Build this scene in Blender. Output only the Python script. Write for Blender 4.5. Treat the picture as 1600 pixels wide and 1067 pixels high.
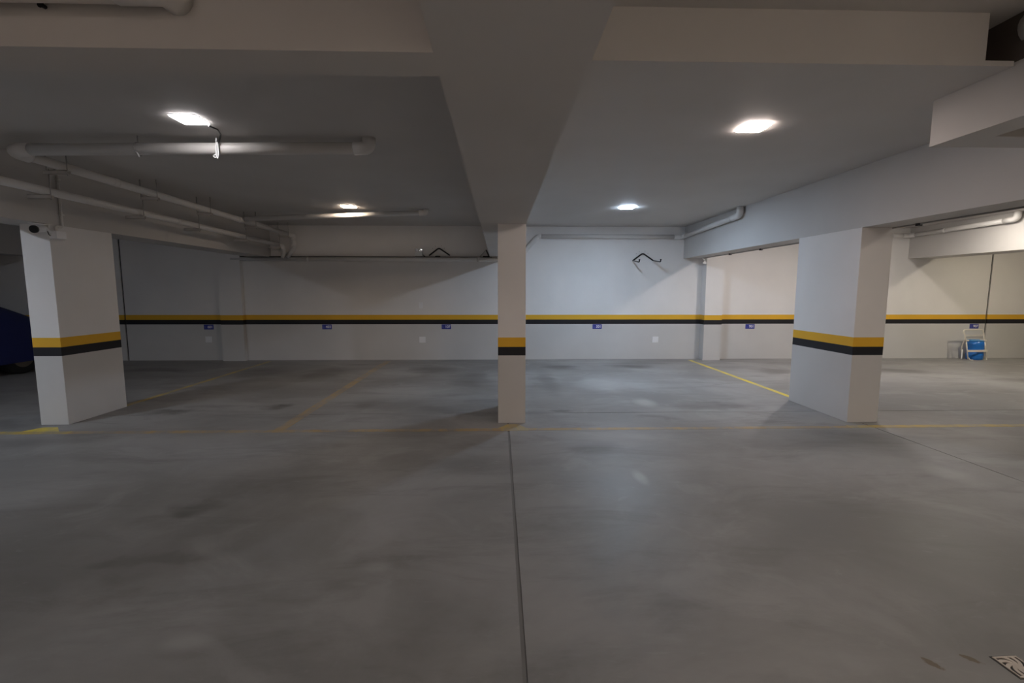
import bpy, bmesh, math, random
from mathutils import Vector, Matrix

random.seed(7)
for o in list(bpy.data.objects):
    bpy.data.objects.remove(o, do_unlink=True)
SC = bpy.context.scene
COL = SC.collection

# ------------------------------------------------------------------ camera
F_PX, PITCH, YAW, ROLL = 731.9, math.radians(6.190), math.radians(1.557), math.radians(-0.0526)
EYE = 1.45
cam_data = bpy.data.cameras.new('camera')
cam_data.sensor_width = 36.0
cam_data.lens = F_PX / 1600.0 * 36.0
cam_data.clip_start = 0.02
cam = bpy.data.objects.new('camera', cam_data)
COL.objects.link(cam)
fw = Vector((math.sin(YAW) * math.cos(PITCH), math.cos(YAW) * math.cos(PITCH), -math.sin(PITCH)))
rt = Vector((math.cos(YAW), -math.sin(YAW), 0))
dn = fw.cross(rt)
rt2 = rt * math.cos(ROLL) + dn * math.sin(ROLL)
dn2 = dn * math.cos(ROLL) - rt * math.sin(ROLL)
cam.matrix_world = Matrix(((rt2.x, -dn2.x, -fw.x, 0), (rt2.y, -dn2.y, -fw.y, 0),
                           (rt2.z, -dn2.z, -fw.z, EYE), (0, 0, 0, 1)))
SC.camera = cam

# ------------------------------------------------------------------ world and exposure
world = bpy.data.worlds.new('world')
SC.world = world
world.use_nodes = True
world.node_tree.nodes['Background'].inputs[0].default_value = (0.5, 0.5, 0.5, 1)
world.node_tree.nodes['Background'].inputs[1].default_value = 0.002
vs = SC.view_settings
vs.view_transform = 'Standard'
vs.look = 'None'
vs.gamma = 1.0
vs.exposure = 0.09
vs.use_curve_mapping = False

# lamps of the garage: x, y, ceiling height, dimming, red green blue radiance, label
ZC = 2.768      # ceiling over the parking bays
ZU = 3.06       # higher ceiling over the aisle
LAMPS = [
    (-2.39, 3.85, ZC, 1.0, (40, 38, 38), 'square ceiling lamp with loose black cable, in front of the big pipe'),
    (-2.37, 7.63, ZC, 1.0, (100, 81, 64), 'small square ceiling lamp over the far left bay, beside a branch pipe'),
    (2.06, 3.90, ZC, 1.0, (140, 118, 108), 'nearer square ceiling lamp over the bay right of the central beam'),
    (2.04, 7.57, ZC, 1.0, (315, 395, 500), 'farther cool white square ceiling lamp right of the central beam'),
    (5.30, 7.60, ZC, 1.0, (365, 335, 325), 'square ceiling lamp behind the right pillar beam'),
    (7.90, 7.60, ZC, 1.0, (235, 216, 192), 'square ceiling lamp beside the far right beam pipe'),
    (10.15, 7.60, ZC, 1.0, (320, 282, 215), 'square ceiling lamp beyond the far right beam'),
    (-6.70, 2.20, ZC, 1.0, (550, 600, 680), 'cool white square ceiling lamp in the bay left of the left pillar'),
    (5.60, 0.60, ZU, 1.0, (360, 335, 292), 'square ceiling lamp over the aisle at the far right'),
    (2.06, -3.20, ZU, 1.0, (1020, 855, 720), 'square ceiling lamp at the back of the aisle, right of the central beam'),
    (-2.39, -3.20, ZU, 1.0, (320, 262, 232), 'square ceiling lamp at the back of the aisle, left of the central beam'),
]

# ------------------------------------------------------------------ material helpers
def new_mat(name):
    m = bpy.data.materials.new(name)
    m.use_nodes = True
    nt = m.node_tree
    return m, nt, nt.nodes['Principled BSDF']

def simple(name, col, rough=0.5, metal=0.0, emit=None, estr=0.0, noise=0.06, nscale=8.0):
    m, nt, b = new_mat(name)
    b.inputs['Roughness'].default_value = rough
    b.inputs['Metallic'].default_value = metal
    if noise:
        tc = nt.nodes.new('ShaderNodeTexCoord')
        n = nt.nodes.new('ShaderNodeTexNoise')
        n.inputs['Scale'].default_value = nscale
        n.inputs['Detail'].default_value = 4
        nt.links.new(tc.outputs['Object'], n.inputs['Vector'])
        mx = nt.nodes.new('ShaderNodeMix'); mx.data_type = 'RGBA'
        mx.inputs['A'].default_value = (*[c * (1 - noise) for c in col], 1)
        mx.inputs['B'].default_value = (*[min(1, c * (1 + noise)) for c in col], 1)
        nt.links.new(n.outputs['Fac'], mx.inputs['Factor'])
        nt.links.new(mx.outputs['Result'], b.inputs['Base Color'])
    else:
        b.inputs['Base Color'].default_value = (*col, 1)
    if emit:
        b.inputs['Emission Color'].default_value = (*emit, 1)
        b.inputs['Emission Strength'].default_value = estr
    return m

WALL_HI = (0.80, 0.78, 0.765)
WALL_LO = (0.60, 0.59, 0.58)
CEIL = (0.57, 0.55, 0.53)
YELLOW = (0.78, 0.44, 0.035)
BLACK = (0.018, 0.018, 0.022)
Z_BLACK, Z_MID, Z_TOP = 0.752, 0.846, 0.948

def paint_mat(name, banded):
    """rolled wall paint; with the painted yellow and black guard bands and the greyer dado below"""
    m, nt, b = new_mat(name)
    L = nt.links.new
    b.inputs['Roughness'].default_value = 0.62
    b.inputs['Specular IOR Level'].default_value = 0.3
    geo = nt.nodes.new('ShaderNodeNewGeometry')
    n1 = nt.nodes.new('ShaderNodeTexNoise'); n1.inputs['Scale'].default_value = 1.3; n1.inputs['Detail'].default_value = 5
    L(geo.outputs['Position'], n1.inputs['Vector'])
    var = nt.nodes.new('ShaderNodeMapRange')
    var.inputs['From Min'].default_value = 0.3; var.inputs['From Max'].default_value = 0.7
    var.inputs['To Min'].default_value = 0.96; var.inputs['To Max'].default_value = 1.03
    L(n1.outputs['Fac'], var.inputs['Value'])
    if banded:
        sep = nt.nodes.new('ShaderNodeSeparateXYZ'); L(geo.outputs['Position'], sep.inputs[0])
        cur = None
        col = (*WALL_LO, 1)
        for z, c in ((Z_BLACK, BLACK), (Z_MID, YELLOW), (Z_TOP, WALL_HI)):
            g = nt.nodes.new('ShaderNodeMath'); g.operation = 'GREATER_THAN'; g.inputs[1].default_value = z
            L(sep.outputs['Z'], g.inputs[0])
            mx = nt.nodes.new('ShaderNodeMix'); mx.data_type = 'RGBA'
            if cur is None: mx.inputs['A'].default_value = col
            else: L(cur, mx.inputs['A'])
            mx.inputs['B'].default_value = (*c, 1)
            L(g.outputs[0], mx.inputs['Factor'])
            cur = mx.outputs['Result']
    else:
        rgb = nt.nodes.new('ShaderNodeRGB'); rgb.outputs[0].default_value = (*CEIL, 1)
        cur = rgb.outputs[0]
    mul = nt.nodes.new('ShaderNodeVectorMath'); mul.operation = 'SCALE'
    L(cur, mul.inputs[0]); L(var.outputs[0], mul.inputs['Scale'])
    L(mul.outputs[0], b.inputs['Base Color'])
    n2 = nt.nodes.new('ShaderNodeTexNoise'); n2.inputs['Scale'].default_value = 160; n2.inputs['Detail'].default_value = 3
    L(geo.outputs['Position'], n2.inputs['Vector'])
    bp = nt.nodes.new('ShaderNodeBump'); bp.inputs['Strength'].default_value = 0.06; bp.inputs['Distance'].default_value = 0.004
    L(n2.outputs['Fac'], bp.inputs['Height']); L(bp.outputs[0], b.inputs['Normal'])
    return m

M_WALL = paint_mat('banded_wall_paint', True)
M_CEIL = paint_mat('ceiling_paint', False)

def floor_mat(name='trowelled_concrete', paint=None, cover=0.0):
    m, nt, b = new_mat(name)
    L = nt.links.new
    geo = nt.nodes.new('ShaderNodeNewGeometry')
    def noise(scale, detail, vec=None, rough=0.55, dist=0.0):
        n = nt.nodes.new('ShaderNodeTexNoise'); n.inputs['Scale'].default_value = scale
        n.inputs['Detail'].default_value = detail; n.inputs['Roughness'].default_value = rough
        n.inputs['Distortion'].default_value = dist
        src = geo.outputs['Position']
        if vec:
            vm = nt.nodes.new('ShaderNodeVectorMath'); vm.operation = 'MULTIPLY'
            L(src, vm.inputs[0]); vm.inputs[1].default_value = vec; src = vm.outputs[0]
        L(src, n.inputs['Vector']); return n.outputs['Fac']
    def mr(v, a, c, lo, hi):
        n = nt.nodes.new('ShaderNodeMapRange'); n.interpolation_type = 'SMOOTHSTEP'
        for k, x in zip(('From Min', 'From Max', 'To Min', 'To Max'), (a, c, lo, hi)): n.inputs[k].default_value = x
        L(v, n.inputs['Value']); return n.outputs['Result']
    def math_(op, a, c):
        n = nt.nodes.new('ShaderNodeMath'); n.operation = op
        for i, x in enumerate((a, c)):
            if isinstance(x, (int, float)): n.inputs[i].default_value = x
            else: L(x, n.inputs[i])
        return n.outputs[0]
    def mix(f, a, c):
        n = nt.nodes.new('ShaderNodeMix'); n.data_type = 'RGBA'
        L(f, n.inputs['Factor'])
        for k, x in (('A', a), ('B', c)):
            if isinstance(x, tuple): n.inputs[k].default_value = (*x, 1)
            else: L(x, n.inputs[k])
        return n.outputs['Result']
    cloud = noise(0.55, 8, (0.8, 1.1, 1), 0.62, 0.4)
    streak = noise(1.5, 7, (0.55, 1.9, 1), 0.65, 0.6)
    col = mix(mr(cloud, 0.34, 0.66, 0, 1), (0.192, 0.187, 0.182), (0.315, 0.309, 0.303))
    col = mix(mr(streak, 0.48, 0.70, 0, 0.55), col, (0.150, 0.145, 0.139))
    patch = noise(1.15, 6, (1.0, 1.3, 1), 0.6, 1.0)
    col = mix(mr(patch, 0.52, 0.68, 0, 0.34), col, (0.365, 0.362, 0.356))
    # scuffs and drips lighter than the slab, from the trowel
    fine = noise(3.2, 8, (1.0, 2.6, 1), 0.7, 1.2)
    col = mix(mr(fine, 0.58, 0.75, 0, 0.35), col, (0.36, 0.36, 0.352))
    # tyre and oil marks: x, y, half width, half length, strength, colour
    warp = nt.nodes.new('ShaderNodeTexNoise'); warp.inputs['Scale'].default_value = 2.2; warp.inputs['Detail'].default_value = 4
    L(geo.outputs['Position'], warp.inputs['Vector'])
    wv = nt.nodes.new('ShaderNodeVectorMath'); wv.operation = 'SUBTRACT'
    L(warp.outputs['Color'], wv.inputs[0]); wv.inputs[1].default_value = (0.5, 0.5, 0.5)
    ws = nt.nodes.new('ShaderNodeVectorMath'); ws.operation = 'SCALE'; ws.inputs['Scale'].default_value = 0.55
    L(wv.outputs[0], ws.inputs[0])
    wp = nt.nodes.new('ShaderNodeVectorMath'); wp.operation = 'ADD'
    L(geo.outputs['Position'], wp.inputs[0]); L(ws.outputs[0], wp.inputs[1])
    DARK, LIGHT, RUST = (0.085, 0.08, 0.075), (0.42, 0.42, 0.41), (0.13, 0.085, 0.05)
    marks = [(-2.74, 5.80, .20, .16, .75, DARK), (-4.05, 5.62, .28, .12, .6, DARK), (-1.70, 5.85, .16, .15, .35, DARK),
             (-4.2, 8.4, .55, .55, .45, DARK), (-3.1, 8.2, .4, .7, .4, DARK), (-1.2, 8.6, .5, .6, .45, DARK), (-0.5, 7.6, .35, .8, .35, DARK),
             (1.2, 8.8, .35, .35, .55, DARK), (2.5, 8.9, .45, .35, .55, DARK), (0.75, 7.4, .22, 1.2, .35, DARK),
             (0.75, 5.55, .2, .1, .5, DARK), (1.75, 5.2, .28, .1, .5, DARK), (2.75, 5.75, .7, .2, .35, DARK), (3.3, 4.4, .8, .5, .25, DARK),
             (-2.0, 3.1, .22, .14, .45, DARK), (-1.9, 2.45, .3, .10, .4, DARK), (0.9, 4.2, .3, .2, .3, DARK), (-6.3, 8.6, .9, .3, .35, DARK),
             (7.3, 8.3, .6, .35, .45, DARK), (8.8, 7.3, .8, .3, .4, DARK), (5.0, 8.3, .5, .3, .4, DARK),
             (1.9, 5.95, .16, .28, .55, LIGHT), (1.55, 7.2, .4, .6, .35, LIGHT), (1.10, 3.5, .06, .17, .35, LIGHT), (3.58, 3.52, .16, .22, .4, LIGHT),
             (-0.65, 2.35, .10, .06, .25, LIGHT), (-1.3, 1.83, .12, .06, .3, LIGHT), (-1.3, 6.6, .6, .5, .25, LIGHT),
             (1.69, 1.645, .035, .045, .0, RUST), (1.865, 1.66, .04, .035, .0, RUST)]
    for x, y, hw, hl, s, c in marks:
        small = c is RUST
        sub = nt.nodes.new('ShaderNodeVectorMath'); sub.operation = 'SUBTRACT'
        L((geo.outputs['Position'] if (small or hw < .2) else wp.outputs[0]), sub.inputs[0]); sub.inputs[1].default_value = (x, y, 0)
        sc = nt.nodes.new('ShaderNodeVectorMath'); sc.operation = 'MULTIPLY'
        L(sub.outputs[0], sc.inputs[0]); sc.inputs[1].default_value = (1 / hw, 1 / hl, 0)
        ln = nt.nodes.new('ShaderNodeVectorMath'); ln.operation = 'LENGTH'; L(sc.outputs[0], ln.inputs[0])
        if small: continue
        f = mr(ln.outputs['Value'], 0.25, 1.20, min(1, s * 1.45), 0.0)
        f = math_('MULTIPLY', f, mr(streak, 0.30, 0.58, 0.55, 1.0))
        col = mix(f, col, c)
    # the two rust drips beside the drain, ragged
    rag = noise(38, 4)
    for x, y, dx, dy, hw in ((1.690, 1.645, .016, -.030, .017), (1.864, 1.661, .026, -.024, .013)):
        sub = nt.nodes.new('ShaderNodeVectorMath'); sub.operation = 'SUBTRACT'
        L(geo.outputs['Position'], sub.inputs[0]); sub.inputs[1].default_value = (x, y, 0)
        a = math.atan2(dy, dx); l = math.hypot(dx, dy)
        rot = nt.nodes.new('ShaderNodeVectorRotate'); rot.rotation_type = 'Z_AXIS'; rot.inputs['Angle'].default_value = -a
        L(sub.outputs[0], rot.inputs['Vector'])
        sc = nt.nodes.new('ShaderNodeVectorMath'); sc.operation = 'MULTIPLY'
        L(rot.outputs[0], sc.inputs[0]); sc.inputs[1].default_value = (1 / l, 1 / hw, 0)
        ln = nt.nodes.new('ShaderNodeVectorMath'); ln.operation = 'LENGTH'; L(sc.outputs[0], ln.inputs[0])
        f = math_('ADD', ln.outputs['Value'], math_('MULTIPLY', math_('SUBTRACT', rag, 0.5), 2.2))
        col = mix(mr(f, 0.75, 1.15, 0.75, 0.0), col, RUST)
    if paint:      # worn paint film over the same slab
        worn = noise(3.2, 8, (1.6, 0.8, 1), 0.72, 0.5)
        col = mix(mr(worn, 0.34, 0.66, max(0, cover - .28), min(1, cover + .28)), col, paint)
    L(col, b.inputs['Base Color'])
    rr = mr(cloud, 0.3, 0.7, 0.42, 0.60)
    L(rr, b.inputs['Roughness'])
    b.inputs['Specular IOR Level'].default_value = 0.35
    grain = noise(55, 6, None, 0.7)
    bp = nt.nodes.new('ShaderNodeBump'); bp.inputs['Strength'].default_value = 0.08; bp.inputs['Distance'].default_value = 0.006
    L(grain, bp.inputs['Height']); L(bp.outputs[0], b.inputs['Normal'])
    return m

M_FLOOR = floor_mat()

M_LINE_OLD = floor_mat('worn_yellow_floor_paint', (0.52, 0.31, 0.06), 0.34)
M_LINE_MID = floor_mat('faded_yellow_floor_paint', (0.60, 0.42, 0.06), 0.50)
M_LINE_NEW = floor_mat('yellow_floor_paint', (0.74, 0.58, 0.06), 0.78)
M_SEAL = simple('joint_sealant', (0.19, 0.187, 0.183), 0.8)
M_JOINT = simple('dark_expansion_joint', (0.05, 0.048, 0.045), 0.8)
M_PIPE = simple('white_pvc_pipe', (0.70, 0.68, 0.66), 0.34, noise=0.04, nscale=3)
M_STEEL = simple('galvanised_steel', (0.52, 0.50, 0.48), 0.45, 0.5)
M_CHANNEL = simple('painted_channel', (0.66, 0.63, 0.60), 0.5)
M_ROD = simple('threaded_rod', (0.42, 0.41, 0.40), 0.45, 0.6)
M_WHITE = simple('white_plastic', (0.82, 0.82, 0.83), 0.4, noise=0.02)
M_CONDUIT = simple('white_conduit', (0.72, 0.70, 0.67), 0.45, noise=0.03)
M_BLACKPL = simple('black_plastic', (0.012, 0.012, 0.013), 0.35, noise=0.1)
M_BLACKMET = simple('black_painted_steel', (0.015, 0.015, 0.016), 0.4, 0.2)
M_RUBBER = simple('tyre_rubber', (0.015, 0.015, 0.015), 0.8)
M_BLUE = simple('blue_sign_plate', (0.035, 0.045, 0.30), 0.4, noise=0.05)
M_BLUELT = simple('pale_blue_print', (0.10, 0.13, 0.42), 0.45, noise=0)
M_PRINT = simple('white_print', (0.80, 0.80, 0.88), 0.5, noise=0)
M_DRUM = simple('blue_drum_plastic', (0.02, 0.18, 0.62), 0.28, noise=0.05)
M_DRUMRIM = simple('pale_blue_drum_rim', (0.10, 0.34, 0.70), 0.35)
M_FRAME = simple('cream_painted_tube', (0.74, 0.70, 0.62), 0.4, noise=0.04)
M_COVER = simple('dark_blue_car_cover', (0.006, 0.014, 0.115), 0.6, noise=0.2, nscale=3)
M_HUB = simple('alloy_hub', (0.22, 0.19, 0.16), 0.45, 0.6)
M_GRATE = simple('cast_drain_grate', (0.56, 0.50, 0.44), 0.5, 0.1, noise=0.15, nscale=60)
M_GLASS, _nt, _b = new_mat('clear_plastic_lens')
_b.inputs['Base Color'].default_value = (0.9, 0.92, 0.92, 1); _b.inputs['Roughness'].default_value = 0.15
_b.inputs['Transmission Weight'].default_value = 0.12; _b.inputs['IOR'].default_value = 1.45
M_REFL = simple('mirror_reflector', (0.9, 0.9, 0.9), 0.08, 1.0, noise=0)

# ------------------------------------------------------------------ mesh helpers
class MB:
    def __init__(s): s.v = []; s.f = []
    def box(s, x0, x1, y0, y1, z0, z1):
        n = len(s.v)
        s.v += [(x, y, z) for z in (z0, z1) for y in (y0, y1) for x in (x0, x1)]
        s.f += [tuple(n + i for i in q) for q in ((0, 2, 3, 1), (4, 5, 7, 6), (0, 1, 5, 4), (2, 6, 7, 3), (0, 4, 6, 2), (1, 3, 7, 5))]
        return s
    def prism(s, poly, z0, z1):
        """horizontal polygon (counter-clockwise) extruded upward"""
        n, k = len(s.v), len(poly)
        s.v += [(x, y, z0) for x, y in poly] + [(x, y, z1) for x, y in poly]
        s.f.append(tuple(n + i for i in reversed(range(k)))); s.f.append(tuple(n + k + i for i in range(k)))
        s.f += [(n + i, n + (i + 1) % k, n + k + (i + 1) % k, n + k + i) for i in range(k)]
        return s
    def tube(s, pts, r, seg=14, caps=True):
        pts = [Vector(p) for p in pts]
        n0 = len(s.v); k = len(pts)
        rad = r if isinstance(r, (list, tuple)) else [r] * k
        d0 = (pts[1] - pts[0]).normalized()
        u = d0.orthogonal().normalized()
        prev = d0
        for i, p in enumerate(pts):
            if i == 0: d = d0
            elif i == k - 1: d = (pts[-1] - pts[-2]).normalized()
            else: d = ((pts[i + 1] - p).normalized() + (p - pts[i - 1]).normalized()).normalized()
            q = prev.rotation_difference(d)
            u = (q @ u).normalized(); prev = d
            w = d.cross(u)
            for j in range(seg):
                a = 2 * math.pi * j / seg
                s.v.append(tuple(p + (u * math.cos(a) + w * math.sin(a)) * rad[i]))
        for i in range(k - 1):
            for j in range(seg):
                a, c = n0 + i * seg + j, n0 + i * seg + (j + 1) % seg
                s.f.append((a, c, c + seg, a + seg))
        if caps:
            s.f.append(tuple(n0 + j for j in reversed(range(seg))))
            s.f.append(tuple(n0 + (k - 1) * seg + j for j in range(seg)))
        return s
    def build(s, name, mat, parent=None, smooth=False, bevel=0.0):
        me = bpy.data.meshes.new(name)
        me.from_pydata(s.v, [], s.f)
        bm = bmesh.new(); bm.from_mesh(me)
        if bevel:
            bmesh.ops.bevel(bm, geom=[e for e in bm.edges], offset=bevel, segments=2, affect='EDGES', profile=0.6)
        bmesh.ops.recalc_face_normals(bm, faces=bm.faces)
        bm.to_mesh(me); bm.free()
        if smooth:
            for p in me.polygons: p.use_smooth = len(p.vertices) <= 4
        me.materials.append(mat)
        o = bpy.data.objects.new(name, me)
        COL.objects.link(o)
        if parent is not None: o.parent = parent
        return o

def fillet(pts, rad, n=7):
    pts = [Vector(p) for p in pts]
    out = [pts[0]]
    for i in range(1, len(pts) - 1):
        a, b, c = pts[i - 1], pts[i], pts[i + 1]
        d1, d2 = (a - b).normalized(), (c - b).normalized()
        ang = d1.angle(d2)
        if ang > 3.10: out.append(b); continue
        t = min(rad / math.tan(ang / 2), (a - b).length * .48, (c - b).length * .48)
        r = t * math.tan(ang / 2)
        bis = (d1 + d2).normalized()
        cen = b + bis * (r / math.sin(ang / 2))
        p1, p2 = b + d1 * t, b + d2 * t
        v1, v2 = p1 - cen, p2 - cen
        for k in range(n + 1):
            q = v1.normalized().slerp(v2.normalized(), k / n)
            out.append(cen + q * r)
    out.append(pts[-1])
    return out

def tag(o, label=None, cat=None, group=None, kind=None):
    if label: o['label'] = label
    if cat: o['category'] = cat
    if group: o['group'] = group
    if kind: o['kind'] = kind
    return o

def thing(name, label, cat, loc=(0, 0, 0), group=None):
    e = bpy.data.objects.new(name, None)
    e.empty_display_size = 0.1
    COL.objects.link(e)
    e.location = loc
    return tag(e, label, cat, group)

def put(o, loc):
    """child of an empty placed at loc: shift the mesh into its local space"""
    o.data.transform(Matrix.Translation(-Vector(loc)))
    return o

def struct(name, mb, mat, label=None, parent=None, bevel=0.0):
    o = mb.build(name, mat, parent, bevel=bevel)
    o['kind'] = 'structure'
    if label: o['label'] = label
    return o

# ------------------------------------------------------------------ the setting
XL, XR, YF, YW = -12.0, 13.2, -5.0, 9.836
floor = struct('floor', MB().box(XL - .3, XR + .3, YF - .3, YW + .4, -.16, -.006), M_SEAL, 'grey concrete garage floor with saw cut joints')
JX1, JX2, JY = 0.095, 4.005, 5.455
g1, g2 = 0.010, 0.0045
slabs = [(XL - .3, JX1 - g1, YF - .3, JY - g2), (JX1 + g1, JX2 - g2, YF - .3, JY - g2), (JX2 + g2, XR + .3, YF - .3, JY - g2),
         (XL - .3, XR + .3, JY + g2, YW + .4)]
for x0, x1, y0, y1 in slabs:
    o = MB().box(x0, x1, y0, y1, -.006, 0.0).build('concrete_slab', M_FLOOR, floor)

def line(poly, mat, lab, h=0.0012):
    o = MB().prism(poly, -.004, h).build('painted_line', mat, floor)
    o['label'] = lab
def lrect(x0, x1, y0, y1): return [(x0, y0), (x1, y0), (x1, y1), (x0, y1)]
line(lrect(-8.6, -4.40, 4.745, 4.835), M_LINE_MID, 'yellow line across the left bay mouth')
line(lrect(-4.40, 0.02, 4.745, 4.835), M_LINE_OLD, 'worn yellow line between left and central pillar')
line(lrect(0.02, 0.30, 4.745, 4.835), M_LINE_MID, 'yellow line at the foot of the central pillar')
line(lrect(0.30, 3.75, 4.755, 4.835), M_LINE_OLD, 'worn yellow line between central and right pillar')
line(lrect(3.75, 8.5, 4.765, 4.855), M_LINE_MID, 'yellow line past the right pillar')
line([(-4.93, 4.835), (-4.55, 4.835), (-4.70, 4.99), (-4.84, 4.99)], M_LINE_NEW, 'yellow patch at the foot of the left pillar')
line([(-0.02, 4.835), (0.29, 4.835), (0.20, 4.985), (0.09, 4.985)], M_LINE_MID, 'yellow patch at the foot of the central pillar')
line(lrect(-2.36, -2.24, 4.84, 9.62), M_LINE_OLD, 'wide worn yellow bay line on the left')
line(lrect(-4.76, -4.68, 5.90, 9.66), M_LINE_MID, 'faded yellow bay line behind the left pillar')
line(lrect(3.965, 4.045, 6.06, 9.66), M_LINE_NEW, 'bright yellow bay line behind the right pillar')

# back wall: three stretches split by expansion joints
JL, JR = -7.69, 10.52
struct('wall_back', MB().box(JL + .016, JR - .018, YW, YW + .3, 0, 3.2), M_WALL, 'back wall with a yellow and black band')
struct('wall_back_left', MB().box(XL - .3, JL - .016, YW, YW + .3, 0, 3.2), M_WALL, 'back wall left of the expansion joint')
struct('wall_back_right', MB().box(JR + .018, XR + .3, YW, YW + .3, 0, 3.2), M_WALL, 'back wall right of the expansion joint')
struct('trim_1', MB().box(JL - .016, JL + .016, YW + .02, YW + .28, 0, 3.2), M_JOINT, 'dark expansion joint in the back wall behind the left pillar')
struct('trim_2', MB().box(JR - .018, JR + .018, YW + .02, YW + .28, 0, 3.2), M_JOINT, 'dark expansion joint in the back wall at far right')
struct('wall_left', MB().box(XL - .3, XL, YF, YW, 0, 3.2), M_WALL, 'far left garage wall')
struct('wall_right', MB().box(XR, XR + .3, YF, YW, 0, 3.2), M_WALL, 'far right garage wall')
struct('wall_front', MB().box(XL - .3, XR + .3, YF - .3, YF, 0, 3.2), M_WALL, 'wall behind the aisle')

Y_STEP, X_NOTCH, X_BOX = 2.84, 2.86, 3.035
cb = MB()
cb.box(XL - .3, XR + .3, 3.16, YW + .3, ZC, 3.3)                # over the parking bays
cb.box(XL - .3, 0.05, 1.55, 3.16, ZC, 3.3)
cb.box(0.05, X_NOTCH, Y_STEP, 3.16, ZC, 3.3)
cb.box(XL - .3, 0.05, YF - .3, 1.55, ZU, 3.3)                   # higher slab over the aisle
cb.box(0.05, XR + .3, YF - .3, Y_STEP, ZU, 3.3)
cb.box(X_NOTCH, XR + .3, Y_STEP, 3.16, ZU, 3.3)
cb.box(X_NOTCH, 3.84, Y_STEP, 3.16, ZC, ZC + .03)
struct('ceiling', cb, M_CEIL, 'white garage ceiling stepping up over the aisle')

Z_C, Z_L, Z_R = 2.150, 2.133, 2.122
def beam(lab, *b): return struct('ceiling_beam', MB().box(*b), M_CEIL, lab)
beam('wide central ceiling beam running from the camera to the back wall', -.194, .284, YF, YW, Z_C, 3.08)
beam('left ceiling beam resting on the left pillar, behind the hanging pipes', -5.12, -4.666, YF, YW, Z_L, 3.08)
beam('right ceiling beam flush with the right pillar', 3.856, 4.198, YF, YW, Z_R, 3.08)
beam('added ceiling beam over the covered car, shading the far left wall', -9.70, -9.25, YF, YW, 2.13, 3.08)  # added to keep the left bay lamp off the far left wall
beam('far right ceiling beam with a white pipe along it', 8.67, 9.25, YF, YW, 2.135, 3.08)
beam('cross beam at the top left joining the central beam', -4.666, -.194, 1.475, 1.632, 2.150, 3.08)

def pillar(lab, x0, x1, y0, y1, ztop):
    return struct('pillar', MB().box(x0, x1, y0, y1, 0, ztop), M_WALL, lab, bevel=0.004)
pillar('left concrete pillar with a yellow and black band and a camera', -4.960, -4.666, 5.081, 5.878, Z_L)
pillar('central slim concrete pillar with a yellow and black band', -.015, .284, 5.030, 5.80, Z_C)
pillar('right wide concrete pillar with a yellow and black band', 3.856, 4.198, 4.973, 6.026, Z_R)
struct('pilaster', MB().box(-5.70, -5.25, 9.735, YW + .01, 0, ZC), M_WALL, 'shallow wall pilaster in the left bay')
struct('pilaster', MB().box(4.27, 4.64, 9.64, YW + .01, 0, ZC), M_WALL, 'shallow wall pilaster right of the bicycle hook')

# down-stand box around the shaft at the top right
bx = MB()
ZB = 2.46
bx.box(X_BOX, 3.257, 1.2, 3.352, ZB, ZC + .02)
bx.box(3.257, 3.856, 3.118, 3.352, ZB, ZC + .02)
struct('trim_3', bx, M_CEIL, 'white down stand box under the ceiling at the top right')
M_SHAFT_SHADE = simple('painted_shaft_shade', (0.115, 0.095, 0.082), 0.85, noise=0.15)  # dark brown stands in for the shade inside the unlit shaft
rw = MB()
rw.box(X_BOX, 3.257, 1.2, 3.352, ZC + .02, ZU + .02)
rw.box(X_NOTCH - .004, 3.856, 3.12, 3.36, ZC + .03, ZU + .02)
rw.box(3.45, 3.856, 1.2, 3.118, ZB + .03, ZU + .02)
struct('trim_4', rw, M_SHAFT_SHADE, 'shaft above the down stand box, its shade painted in dark brown')

# ------------------------------------------------------------------ lamps
def lamp(x, y, zc, rad, col, lab):
    t = thing('ceiling_lamp', lab, 'ceiling lamp', (x, y, zc), 'square ceiling lamps')
    h = 0.095
    put(MB().box(x - h - .004, x + h + .004, y - h - .004, y + h + .004, zc - .005, zc).build('housing', M_WHITE, t), (x, y, zc))
    m, nt, b = new_mat('lit_lamp_diffuser')
    b.inputs['Base Color'].default_value = (.8, .8, .8, 1)
    b.inputs['Emission Color'].default_value = (*col, 1)
    b.inputs['Emission Strength'].default_value = rad
    put(MB().box(x - h, x + h, y - h, y + h, zc - .012, zc - .005).build('diffuser', m, t, bevel=0.002), (x, y, zc))
    return t
LAMP_OBJS = [lamp(*a) for a in LAMPS]

# loose cable and ties of the lamp in front of the big pipe
l0 = LAMP_OBJS[0]; p0 = l0.location
c = fillet([(-2.31, 3.955, 2.752), (-2.30, 4.06, 2.757), (-2.345, 4.185, 2.755), (-2.385, 4.205, 2.69), (-2.385, 4.205, 2.60)], .05)
o = put(MB().tube(c, .006, 8).build('cable', M_BLACKPL, l0, True), p0); o['label'] = 'loose black cable'
c = [(-2.395, 4.198, 2.735), (-2.397, 4.196, 2.68), (-2.400, 4.195, 2.62), (-2.402, 4.198, 2.575), (-2.392, 4.20, 2.568), (-2.385, 4.20, 2.60), (-2.387, 4.20, 2.70)]
o = put(MB().tube(c, .006, 8).build('wire', M_WHITE, l0, True), p0); o['label'] = 'white wire tails tied to the cable'
c = [(-2.41, 4.20, 2.60), (-2.425, 4.195, 2.585), (-2.412, 4.19, 2.572), (-2.398, 4.195, 2.575)]
put(MB().tube(c, .005, 8).build('cable_tie', M_WHITE, l0, True), p0)

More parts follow.
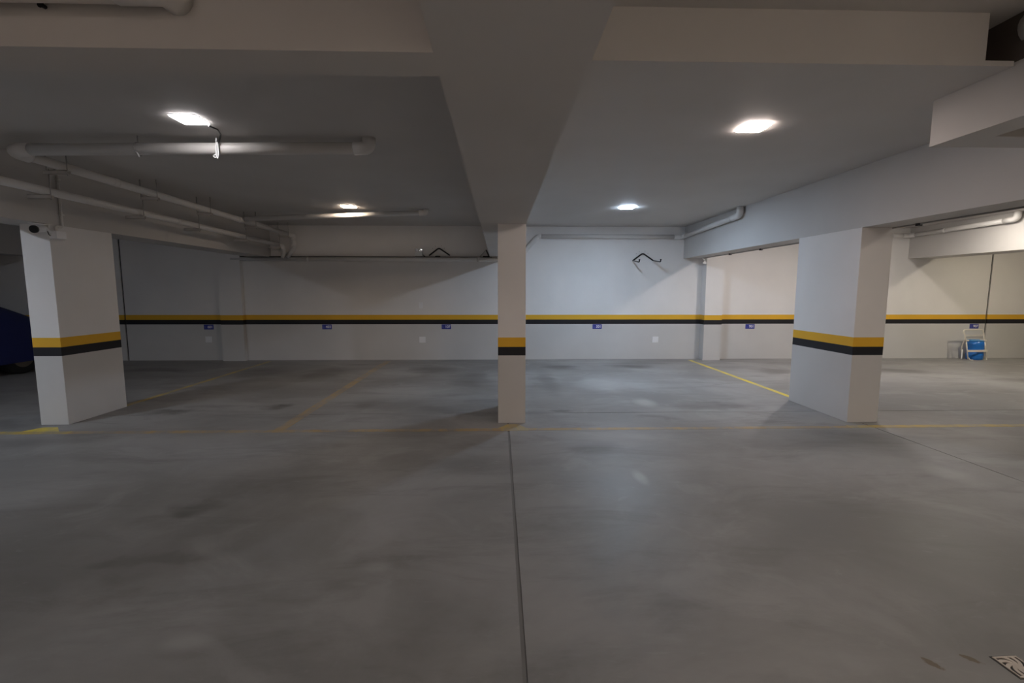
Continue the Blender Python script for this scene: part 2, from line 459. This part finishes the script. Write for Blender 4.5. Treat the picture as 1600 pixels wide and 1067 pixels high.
# ------------------------------------------------------------------ pipes
def pipe_thing(lab, runs, cat='pipe', name='drain_pipe'):
    """runs: (part name, points, radius, fillet radius, material)"""
    base = Vector(runs[0][1][0])
    t = thing(name, lab, cat, base)
    for nm, pts, r, fr, mat in runs:
        pp = fillet(pts, fr) if fr else pts
        put(MB().tube(pp, r, 20).build(nm, mat, t, True), base)
    return t
def collar(p, d, r, l=.07):
    p, d = Vector(p), Vector(d).normalized()
    return ('coupling', [p - d * l / 2, p + d * l / 2], r * 1.10, 0, M_PIPE)

XU = -4.17
# upper run: big cross pipe, elbow, sloping run to the back wall, drop
def zU(y): return 2.632 - (y - 4.27) * 0.014
r1, r2 = .050, .042
pipe_thing('big white pipe under the left bay ceiling turning back beside the left beam', [
    ('pipe', [(-1.20, 4.27, 2.682), (-4.06, 4.27, 2.645)], r1, 0, M_PIPE),
    ('riser_elbow', [(-1.26, 4.27, 2.681), (-1.13, 4.27, 2.683), (-1.13, 4.27, ZC)], .056, .045, M_PIPE),
    ('elbow', [(-4.00, 4.27, 2.646), (XU, 4.27, 2.640), (XU, 4.42, zU(4.42))], .056, .09, M_PIPE),
    ('pipe', [(XU, 4.40, zU(4.40)), (XU, 9.55, zU(9.55))], r2, 0, M_PIPE),
    collar((XU, 5.35, zU(5.35)), (0, 1, 0), r2),
    collar((XU, 7.82, zU(7.82)), (0, 1, 0), r2, .14),
    ('elbow', [(XU, 9.50, zU(9.5)), (XU + .04, 9.70, zU(9.6)), (XU + .04, 9.70, 2.44)], .047, .07, M_PIPE),
    ('drop_pipe', [(XU + .04, 9.70, 2.50), (XU + .04, 9.70, 2.30), (XU - .12, 9.745, 2.12)], r2, .06, M_PIPE),
    collar((XU + .04, 9.70, 2.36), (0, 0, 1), r2, .05)])
pipe_thing('thinner white branch pipe under the ceiling behind the far left lamp', [
    ('pipe', [(-1.26, 7.86, 2.712), (-4.10, 7.86, 2.600)], .038, 0, M_PIPE),
    ('riser_elbow', [(-1.30, 7.86, 2.710), (-1.19, 7.86, 2.713), (-1.19, 7.86, ZC)], .045, .035, M_PIPE)])
XLo = -4.345
def zL(y): return 2.402 - (y - 4.3) * 0.011
pipe_thing('lower white pipe running back along the left beam', [
    ('pipe', [(XLo, 1.70, zL(1.7)), (XLo, 9.60, zL(9.6))], .038, 0, M_PIPE),
    ('elbow', [(XLo, 9.50, zL(9.5)), (XLo, 9.70, zL(9.62)), (XLo, 9.72, 2.20), (XLo - .04, 9.745, 2.11)], .041, .11, M_PIPE),
    collar((XLo, 6.6, zL(6.6)), (0, 1, 0), .038)])

# wall pipe: low along the left wall, up past the central pillar, along the right wall and the right beam
ZP, ZQ, YP, YQ = 2.085, 2.562, 9.772, 9.785
pipe_thing('white pipe along the back wall rising past the central pillar to the right beam', [
    ('pipe', [(-5.43, YP, ZP), (0.40, YP, ZP)], .042, 0, M_PIPE),
    ('riser_pipe', [(0.34, YP, ZP), (0.36, YP, ZP), (0.80, YQ, ZQ), (0.86, YQ, ZQ)], .046, .06, M_PIPE),
    ('pipe', [(0.84, YQ, ZQ), (3.70, YQ, ZQ)], .044, 0, M_PIPE),
    ('elbow', [(3.62, YQ, ZQ), (3.795, YQ, ZQ), (3.795, 9.60, ZQ + .004)], .049, .05, M_PIPE),
    ('pipe', [(3.795, 9.64, ZQ + .003), (3.795, 7.62, 2.632)], .044, 0, M_PIPE),
    ('riser_elbow', [(3.795, 7.70, 2.630), (3.795, 7.46, 2.640), (3.795, 7.46, ZC)], .052, .07, M_PIPE),
    collar((-3.9, YP, ZP), (1, 0, 0), .042), collar((-0.42, YP, ZP), (1, 0, 0), .042)])
pipe_thing('white pipe along the far right beam with an elbow into the ceiling', [
    ('pipe', [(8.25, 9.785, 2.605), (8.52, 9.785, 2.605)], .042, 0, M_PIPE),
    ('elbow', [(8.46, 9.785, 2.605), (8.60, 9.785, 2.605), (8.60, 9.62, 2.607)], .046, .05, M_PIPE),
    ('pipe', [(8.60, 9.68, 2.606), (8.60, 7.86, 2.640)], .042, 0, M_PIPE),
    ('riser_elbow', [(8.60, 7.92, 2.640), (8.60, 7.72, 2.644), (8.60, 7.72, ZC)], .050, .07, M_PIPE),
    collar((8.60, 9.0, 2.618), (0, 1, 0), .042)])
pipe_thing('pipe along the face of the cross beam at the top left edge', [
    ('pipe', [(-4.5, 1.42, 2.283), (-1.02, 1.42, 2.283)], .040, 0, M_PIPE),
    ('elbow', [(-1.06, 1.42, 2.283), (-.925, 1.42, 2.283), (-.925, 1.475, 2.283)], .044, .04, M_PIPE)])
pipe_thing('thick grey pipe stub in the dark ceiling notch at the top right corner', [
    ('pipe', [(3.09, 2.79, 2.965), (3.09, 1.2, 2.965)], .083, 0, M_PIPE),
    ('cap', [(3.09, 2.81, 2.965), (3.09, 2.73, 2.965)], .090, 0, M_PIPE)])

# screw in the face of the cross beam
tag(MB().tube([(-1.30, 1.475, 2.257), (-1.30, 1.464, 2.257)], .006, 10).tube([(-1.30, 1.466, 2.257), (-1.30, 1.460, 2.257)], [.004, .010], 10)
    .build('wall_screw', M_BLACKMET), 'dark screw in the face of the cross beam at top left', 'screw')

# trapeze hangers of the two left pipes
for i, (y, w) in enumerate([(4.72, .225), (5.90, .20), (6.95, .20), (8.20, .19), (9.42, .18)]):
    lab = ['pipe hanger nearest the left beam camera conduit', 'second pipe hanger along the left beam from the camera',
           'third pipe hanger along the left beam from the camera', 'fourth pipe hanger along the left beam, below the branch pipe',
           'farthest pipe hanger along the left beam, by the back wall'][i]
    zb = zU(y) - r2 - .004
    zl = zL(y) - .038 - .004
    base = (XU, y, ZC)
    t = thing('pipe_hanger', lab, 'pipe hanger', base, 'hangers of the left pipes')
    xa0, xa1 = -4.09 - w, -4.09
    for nm, x0, x1, z in (('upper_channel', xa0, xa1, zb), ('lower_channel', XLo - .145, XLo + .075, zl)):
        b = MB()
        b.box(x0, x1, y - .019, y + .019, z - .004, z)
        b.box(x0, x1, y - .019, y - .016, z - .034, z)
        b.box(x0, x1, y + .016, y + .019, z - .034, z)
        b.box(x0, x1, y - .019, y - .010, z - .034, z - .031)
        b.box(x0, x1, y + .010, y + .019, z - .034, z - .031)
        put(b.build(nm, M_CHANNEL, t), base)
    put(MB().tube([(xa1 - .018, y, ZC), (xa1 - .018, y, zb - .045)], .0045, 8).build('rod', M_ROD, t, True), base)
    xr = XLo + .062
    put(MB().tube([(xr, y, zb + .02), (xr, y, zl - .045)], .0045, 8).build('rod', M_ROD, t, True), base)
    put(MB().tube([(XU - .13, y, ZC), (XU - .13, y, zb - .02)], .0045, 8).build('rod', M_ROD, t, True), base)
# wire strap round the big cross pipe
t = thing('pipe_strap', 'thin wire strap hanging round the big cross pipe', 'strap', (-3.10, 4.27, ZC))
ring = [(-3.10, 4.27 + .054 * math.sin(a), 2.657 + .054 * math.cos(a)) for a in [k * math.pi / 10 for k in range(0, 21)]]
put(MB().tube(ring, .004, 6).build('loop', M_ROD, t, True), t.location)
put(MB().tube([(-3.10, 4.27, ZC), (-3.10, 4.27, 2.71)], .004, 6).build('rod', M_ROD, t, True), t.location)
put(MB().tube([(-3.09, 4.214, 2.63), (-3.06, 4.205, 2.60), (-3.05, 4.205, 2.575)], .006, 6).build('wire_tail', M_WHITE, t, True), t.location)

# ------------------------------------------------------------------ camera, box and conduit on the left pillar
t = thing('security_camera', 'white bullet security camera with a black face on the left pillar', 'security camera', (-4.665, 5.08, 2.07))
P = t.location
put(MB().box(-4.662, -4.585, 5.075, 5.185, 1.985, 2.063).build('junction_box', M_WHITE, t, bevel=.006), P)
ax = Vector((0.12, -1, -0.16)).normalized()
c0 = Vector((-4.70, 5.085, 2.085))
b = MB().tube([c0, c0 + ax * .02, c0 + ax * .14], [.028, .034, .034], 20)
put(b.build('body', M_WHITE, t, True), P)
put(MB().tube([c0 + ax * .134, c0 + ax * .158], .038, 20).build('lens_face', M_BLACKPL, t, True), P)
up = Vector((0, 0, 1))
put(MB().box(-4.730, -4.672, 4.93, 5.08, 2.118, 2.126).build('sun_hood', M_WHITE, t), P)
put(MB().tube(fillet([c0 + ax * .03, (-4.668, 5.06, 2.075), (-4.64, 5.08, 2.045)], .02), .012, 12).build('arm', M_WHITE, t, True), P)
put(MB().tube(fillet([c0 + ax * .01 + Vector((.02, 0, -.02)), (-4.655, 5.055, 2.05), (-4.648, 5.055, 2.02), (-4.65, 5.08, 2.01)], .02), .004, 8).build('cable', M_BLACKPL, t, True), P)
t = thing('conduit', 'white conduit down the left beam to the security camera box', 'conduit', (-4.652, 5.22, ZC))
put(MB().tube(fillet([(-4.652, 5.222, ZC), (-4.652, 5.222, 2.120), (-4.640, 5.125, 2.108), (-4.630, 5.125, 2.06)], .02), .0125, 12).build('tube', M_CONDUIT, t, True), t.location)
put(MB().box(-4.666, -4.634, 5.205, 5.239, 2.235, 2.255).build('clip', M_CONDUIT, t), t.location)
put(MB().box(-4.666, -4.634, 5.205, 5.239, 2.60, 2.62).build('clip', M_CONDUIT, t), t.location)

# thin conduit under the right beam with clips
t = thing('beam_conduit', 'thin dark conduit clipped along the right beam', 'conduit', (4.185, 3.2, Z_R))
put(MB().tube([(4.186, 2.4, Z_R - .008), (4.186, 9.66, Z_R - .008)], .008, 8).build('tube', M_ROD, t, True), t.location)
for y in (4.66, 7.50, 8.50, 3.4):
    put(MB().box(4.168, 4.206, y - .02, y + .02, Z_R - .026, Z_R).build('clip', M_BLACKMET, t), t.location)
# small white outlet at the end of that conduit by the pilaster
t = thing('conduit_outlet', 'small white conduit outlet under the right beam at the pilaster', 'conduit outlet', (4.20, 9.62, Z_R))
put(MB().tube(fillet([(4.186, 9.62, Z_R - .012), (4.186, 9.665, Z_R - .012), (4.235, 9.665, Z_R - .04), (4.235, 9.665, Z_R - .09)], .03), .016, 12).build('elbow', M_WHITE, t, True), t.location)
put(MB().box(4.195, 4.262, 9.65, 9.69, Z_R - .118, Z_R - .075).build('box', M_WHITE, t, bevel=.004), t.location)

# black cable lying along the wall pipe
tag(MB().tube([(-5.47, YP - .004, 2.105), (-5.44, YP - .004, 2.138)] + [(-5.40 + k * .21, YP - .004 + .002 * (k % 2), ZP + .049) for k in range(26)], .008, 8)
    .build('black_cable', M_BLACKPL, None, True), 'thin black cable lying along the back wall pipe', 'cable')

# ------------------------------------------------------------------ bicycle hooks
def bike_hook(lab, x, z, arms=True):
    t = thing('bicycle_hook', lab, 'wall hook', (x, YW, z), 'black bicycle wall hooks')
    y = YW - .018
    put(MB().tube(fillet([(x - .205, y, z - .155), (x, y, z), (x + .222, y, z - .150)], .06), .0145, 12).build('bracket', M_BLACKMET, t, True), t.location)
    for ex, ez in ((-.205, -.155), (.222, -.150)) if arms else ():
        pts = fillet([(x + ex, y, z + ez), (x + ex, y - .40, z + ez - .050), (x + ex, y - .455, z + ez - .050), (x + ex, y - .465, z + ez - .022)], .03)
        put(MB().tube(pts, .012, 10).build('arm', M_BLACKMET, t, True), t.location)
        e = pts[-1]
        put(MB().tube([e, e + Vector((0, -.004, .022))], .016, 10).build('rubber_tip', M_BLACKPL, t, True), t.location)
    for dx, dz in ((-.13, -.01), (-.07, .035), (.05, .045), (.11, -.005)):
        put(MB().tube([(x + dx, YW - .006, z + dz), (x + dx, YW + .001, z + dz)], .009, 10).build('screw', M_STEEL, t), t.location)
    return t
bike_hook('black chevron bicycle hook high on the bright right wall', 2.990, 2.228)
bike_hook('black chevron bicycle hook bracket half hidden behind the left wall pipe', -1.238, 2.322, arms=False)
tag(MB().box(-1.31, -1.21, YP - .02, YP + .05, ZP + .043, ZP + .068).box(-1.30, -1.22, YP - .014, YP + .044, ZP + .068, ZP + .074)
    .build('pipe_clamp', M_JOINT), 'small dark clamp on the wall pipe under the left bicycle hook', 'clamp')

# emergency light standing on the wall pipe
t = thing('emergency_light', 'clear plastic emergency light block standing on the left wall pipe', 'emergency light', (-1.645, 9.77, 2.17))
X0, X1, Y0, Y1, Z0, Z1 = -1.725, -1.568, 9.725, 9.83, 2.15, 2.315
put(MB().box(X0, X1, Y1 - .02, Y1, Z0, Z1).build('back_plate', M_WHITE, t), t.location)
put(MB().box(X0 + .004, X1 - .004, Y0, Y1 - .02, Z0, Z0 + .075).build('lens_cover', M_GLASS, t, bevel=.006), t.location)
for xx in (X0 + .04, X1 - .035):
    put(MB().tube([(xx, Y1 - .02, Z1 - .045), (xx, Y1 - .055, Z1 - .045), (xx, Y1 - .075, Z1 - .045)], [.012, .022, .034], 16).build('lamp_head', M_REFL, t, True), t.location)
put(MB().box(X0 + .03, X1 - .03, Y1 - .05, Y1 - .02, Z0 + .01, Z0 + .06).build('reflector', M_REFL, t), t.location)
put(MB().tube(fillet([(X1 - .01, Y1 - .04, Z0 + .03), (X1 + .02, Y1 - .05, Z0 + .02), (X1 + .05, Y1 - .05, Z0 - .015)], .02), .007, 8).build('cable', M_BLACKPL, t, True), t.location)
# dark bracket at the end of the central beam
t = thing('pipe_bracket', 'dark triangular pipe bracket at the foot of the central beam by the back wall', 'bracket', (-.27, YW, 2.13))
put(MB().tube([(-.40, YW - .03, 2.14), (-.27, YW - .03, 2.285)], .010, 8).build('brace', M_STEEL, t, True), t.location)
put(MB().tube([(-.27, YW - .03, 2.285), (-.205, YW - .03, 2.14)], .012, 8).build('brace', M_BLACKMET, t, True), t.location)
put(MB().box(-.33, -.20, YW - .05, YW - .01, 2.128, 2.16).build('foot', M_BLACKMET, t), t.location)

# ------------------------------------------------------------------ wall plates and signs
def plate(name, lab, cat, x, z, w, h, group=None):
    t = thing(name, lab, cat, (x, YW, z), group)
    put(MB().box(x - w / 2, x + w / 2, YW - .010, YW, z - h / 2, z + h / 2).build('cover_plate', M_WHITE, t, bevel=.003), t.location)
    return t
for x, z, lab in ((-6.025, .438, 'white square wall plate left of the pilaster, under a blue sign'),
                  (-1.615, .425, 'white square wall plate low on the wall left of the central pillar'),
                  (3.318, .418, 'white square wall plate low on the wall right of the central pillar')):
    t = plate('wall_plate', lab, 'wall plate', x, z, .128, .126, 'white square wall plates')
    put(MB().box(x - .032, x + .032, YW - .0125, YW - .009, z - .032, z + .032).build('blank_insert', M_WHITE, t, bevel=.001), t.location)
t = plate('light_switch', 'small upright light switch above the yellow band', 'light switch', -1.632, 1.145, .080, .122)
put(MB().box(-1.648, -1.616, YW - .016, YW - .009, 1.120, 1.170).build('rocker', M_WHITE, t, bevel=.002), t.location)

def sign(lab, x, text):
    z = .696
    t = thing('parking_sign', lab, 'sign', (x, YW, z), 'blue bay number signs')
    put(MB().box(x - .098, x + .098, YW - .006, YW, z - .050, z + .050).build('plate', M_BLUE, t, bevel=.0015), t.location)
    cu = bpy.data.curves.new('number', 'FONT')
    cu.body = text; cu.size = .072; cu.align_x = 'CENTER'; cu.align_y = 'CENTER'; cu.extrude = .0006; cu.offset = .0016
    tmp = bpy.data.objects.new('number_tmp', cu); COL.objects.link(tmp)
    dg = bpy.context.evaluated_depsgraph_get()
    me = bpy.data.meshes.new_from_object(tmp.evaluated_get(dg))
    bpy.data.objects.remove(tmp, do_unlink=True)
    me.transform(Matrix.Translation((.030, -.0068, 0)) @ Matrix.Rotation(math.pi / 2, 4, 'X'))
    me.materials.clear(); me.materials.append(M_PRINT)
    n = bpy.data.objects.new('number', me); COL.objects.link(n); n.parent = t
    n['label'] = 'white bay number ' + text
    e = MB()
    e.box(x - .080, x - .050, YW - .0072, YW - .006, z - .026, z - .016)
    e.box(x - .080, x - .072, YW - .0072, YW - .006, z - .016, z + .026)
    e.box(x - .058, x - .050, YW - .0072, YW - .006, z - .016, z + .010)
    put(e.build('emblem', M_BLUELT, t), t.location)
for x, s, lab in ((-6.008, '601', 'blue bay sign left of the left pilaster'), (-3.588, '403', 'blue bay sign in the middle of the left wall'),
                  (-1.111, '107', 'blue bay sign nearest the central pillar on its left'), (2.068, '501', 'blue bay sign below the bright right wall'),
                  (5.348, '901', 'blue bay sign seen between the right pilaster and the right pillar'), (10.264, '907', 'blue bay sign above the blue drum')):
    sign(lab, x, s)

# ------------------------------------------------------------------ folding frame cart with a blue drum
t = thing('folding_cart', 'cream tubular folding cart frame leaning at the far right wall', 'cart', (10.0, 9.55, 0))
P = t.location
def bar(nm, pts, r=.012, fr=.05, mat=M_FRAME): return put(MB().tube(fillet(pts, fr), r, 10).build(nm, mat, t, True), P)
bar('handle', [(9.800, 9.53, .40), (9.795, 9.55, .52), (9.755, 9.57, .640), (10.180, 9.57, .643), (10.205, 9.55, .52), (10.205, 9.53, .40)], .013, .04)
bar('frame_tube', [(9.862, 9.50, .012), (9.795, 9.52, .44)], fr=.01)
bar('frame_tube', [(10.262, 9.50, .012), (10.195, 9.52, .44)], fr=.01)
bar('rear_leg', [(9.945, 9.70, .012), (9.878, 9.68, .20), (9.868, 9.66, .30), (9.83, 9.58, .44)], .011, .05)
bar('rear_leg', [(10.425, 9.70, .012), (10.375, 9.68, .25), (10.25, 9.58, .44)], .010, .05)
bar('cross_bar', [(9.815, 9.57, .522), (10.195, 9.57, .526)], .008, .01)
bar('cross_bar', [(9.815, 9.57, .481), (10.205, 9.57, .484)], .008, .01, M_ROD)
put(MB().box(9.80, 10.235, 9.468, 9.482, .180, .224).build('front_band', M_FRAME, t, bevel=.004), P)
put(MB().box(9.785, 9.845, 9.50, 9.56, .405, .435).build('bracket', M_FRAME, t, bevel=.004), P)
put(MB().box(10.135, 10.225, 9.50, 9.56, .405, .435).build('bracket', M_FRAME, t, bevel=.004), P)
o = put(MB().prism([(9.868, 9.66), (9.884, 9.645), (9.930, 9.695), (9.914, 9.71)], .012, .21).build('side_panel', M_WHITE, t), P)
o['label'] = 'white plastic side flap'
bar('base_rail', [(9.868, 9.50, .06), (9.875, 9.47, .014), (9.93, 9.46, .012)], .009, .02)
bar('base_rail', [(10.25, 9.50, .06), (10.24, 9.47, .014), (10.18, 9.46, .012)], .009, .02)
t = thing('blue_drum', 'blue plastic drum standing in the folding cart', 'drum', (10.135, 9.64, 0.0))
P = t.location
prof = [(.122, .000), (.136, .012), (.140, .06), (.140, .09), (.145, .10), (.145, .115), (.140, .125), (.140, .31), (.145, .32), (.145, .335), (.140, .345), (.140, .40)]
b = MB(); seg = 28
for r, z in prof:
    b.v += [(10.135 + r * math.cos(2 * math.pi * k / seg), 9.64 + r * math.sin(2 * math.pi * k / seg), z) for k in range(seg)]
for i in range(len(prof) - 1):
    for k in range(seg):
        b.f.append((i * seg + k, i * seg + (k + 1) % seg, (i + 1) * seg + (k + 1) % seg, (i + 1) * seg + k))
b.f.append(tuple(reversed(range(seg)))); b.f.append(tuple(range((len(prof) - 1) * seg, len(prof) * seg)))
put(b.build('body', M_DRUM, t, True), P)
put(MB().tube([(10.135, 9.64, .398), (10.135, 9.64, .424)], [.146, .143], 28).build('lid', M_DRUMRIM, t, True), P)

# ------------------------------------------------------------------ floor drain
t = thing('floor_drain', 'square cast floor drain grate with curved slots at the bottom right', 'drain', (2.008, 1.617, 0))
t.rotation_euler.z = math.radians(2)
hw = .050
rim = MB()
for a in ((-hw, hw, -hw, -hw + .006), (-hw, hw, hw - .006, hw), (-hw, -hw + .006, -hw + .006, hw - .006), (hw - .006, hw, -hw + .006, hw - .006)):
    rim.box(a[0], a[1], a[2], a[3], 0, .0045)
rim.build('rim', M_GRATE, t)
MB().box(-hw - .006, hw + .006, -hw - .006, hw + .006, 0, .0008).build('grout_edge', M_JOINT, t)
MB().box(-hw + .006, hw - .006, -hw + .006, hw - .006, .0008, .0012).build('sump', M_BLACKPL, t)
# plate with four swirls of slots: bars left between curved slots
def swirl_bar(r0, r1, a0, a1, w0):
    L_, R_ = [], []
    for k in range(9):
        u = k / 8; a = a0 + (a1 - a0) * u; r = r0 + (r1 - r0) * u
        c = Vector((r * math.cos(a), r * math.sin(a), 0)); d = Vector((-math.sin(a), math.cos(a), 0)) * r * (a1 - a0) + Vector((math.cos(a), math.sin(a), 0)) * (r1 - r0)
        n = Vector((-d.y, d.x, 0)).normalized() * w0
        L_.append(c + n); R_.append(c - n)
    clip = lambda p: (max(-.0445, min(.0445, p.x)), max(-.0445, min(.0445, p.y)))
    return L_, R_, clip
for k in range(8):
    b = MB()
    L_, R_, clip = swirl_bar(.006, .062, k * math.pi / 4, k * math.pi / 4 + 1.25, .0062)
    n = 9
    for z in (.0012, .0045):
        for q in L_ + R_: b.v.append((*clip(q), z))
    for i in range(n - 1):
        b.f += [(2 * n + i, 2 * n + i + 1, 3 * n + i + 1, 3 * n + i), (i, n + i, n + i + 1, i + 1), (i, i + 1, 2 * n + i + 1, 2 * n + i), (n + i, 3 * n + i, 3 * n + i + 1, n + i + 1)]
    b.build('grate_bar', M_GRATE, t)
MB().tube([(0, 0, .001), (0, 0, .0046)], .012, 14).build('hub', M_GRATE, t)

# ------------------------------------------------------------------ car under a cover
CX, CW = -9.18, .90
t = thing('covered_car', 'car parked under a dark blue cover left of the left pillar', 'car', (CX, 7.3, 0))
P = t.location
st = [(5.02, .62, .60), (5.10, .88, .80), (5.45, 1.05, .88), (5.95, 1.30, .90), (6.5, 1.45, .90), (7.0, 1.47, .90), (7.45, 1.47, .90),
      (7.9, 1.41, .90), (8.35, 1.26, .90), (8.7, 1.10, .90), (9.1, .90, .87), (9.35, .80, .78), (9.43, .60, .60)]
b = MB(); N = 28
rng = random.Random(3)
for y, zt, hw_ in st:
    for k in range(N + 1):
        a = math.pi * k / N
        ca, sa = math.cos(a), math.sin(a)
        n = 3.4
        x = hw_ * math.copysign(abs(ca) ** (2 / n), ca)
        z = .21 + (zt - .21) * abs(sa) ** (2 / n)
        tumble = max(0, (z - .85)) * .42
        x *= 1 - tumble
        w = .012 * math.sin(7 * y + 5 * a) + rng.uniform(-.006, .006)
        b.v.append((CX + x * (1 + w), y, z + w * .5))
m_ = N + 1
for i in range(len(st) - 1):
    for k in range(N):
        b.f.append((i * m_ + k, i * m_ + k + 1, (i + 1) * m_ + k + 1, (i + 1) * m_ + k))
b.f.append(tuple(range(m_))); b.f.append(tuple(reversed(range((len(st) - 1) * m_, len(st) * m_))))
o = put(b.build('cover', M_COVER, t, True), P); o['label'] = 'dark blue fabric car cover'
sb = o.modifiers.new('smooth', 'SUBSURF'); sb.levels = 1; sb.render_levels = 1
put(MB().box(CX - .78, CX + .78, 5.2, 9.25, .20, .42).build('underbody', M_RUBBER, t, bevel=.05), P)
for sx in (-1, 1):
    for y in (5.85, 8.35):
        xo = CX + sx * .86; xi = CX + sx * .66
        prof = [(xi, .24), (xi, .30), (xi + sx * .03, .318), (xo - sx * .03, .318), (xo, .30), (xo, .205)]
        b = MB(); seg = 28
        for x, r in prof:
            b.v += [(x, y + r * math.cos(2 * math.pi * k / seg), .318 + r * math.sin(2 * math.pi * k / seg)) for k in range(seg)]
        for i in range(len(prof) - 1):
            for k in range(seg): b.f.append((i * seg + k, i * seg + (k + 1) % seg, (i + 1) * seg + (k + 1) % seg, (i + 1) * seg + k))
        w = b.build('wheel', M_RUBBER, t, True); put(w, P)
        rimm = MB().tube([(xo - sx * .06, y, .318), (xo - sx * .012, y, .318)], [.208, .208], 28).build('hub_cap', M_HUB, w, True)
        put(rimm, P)
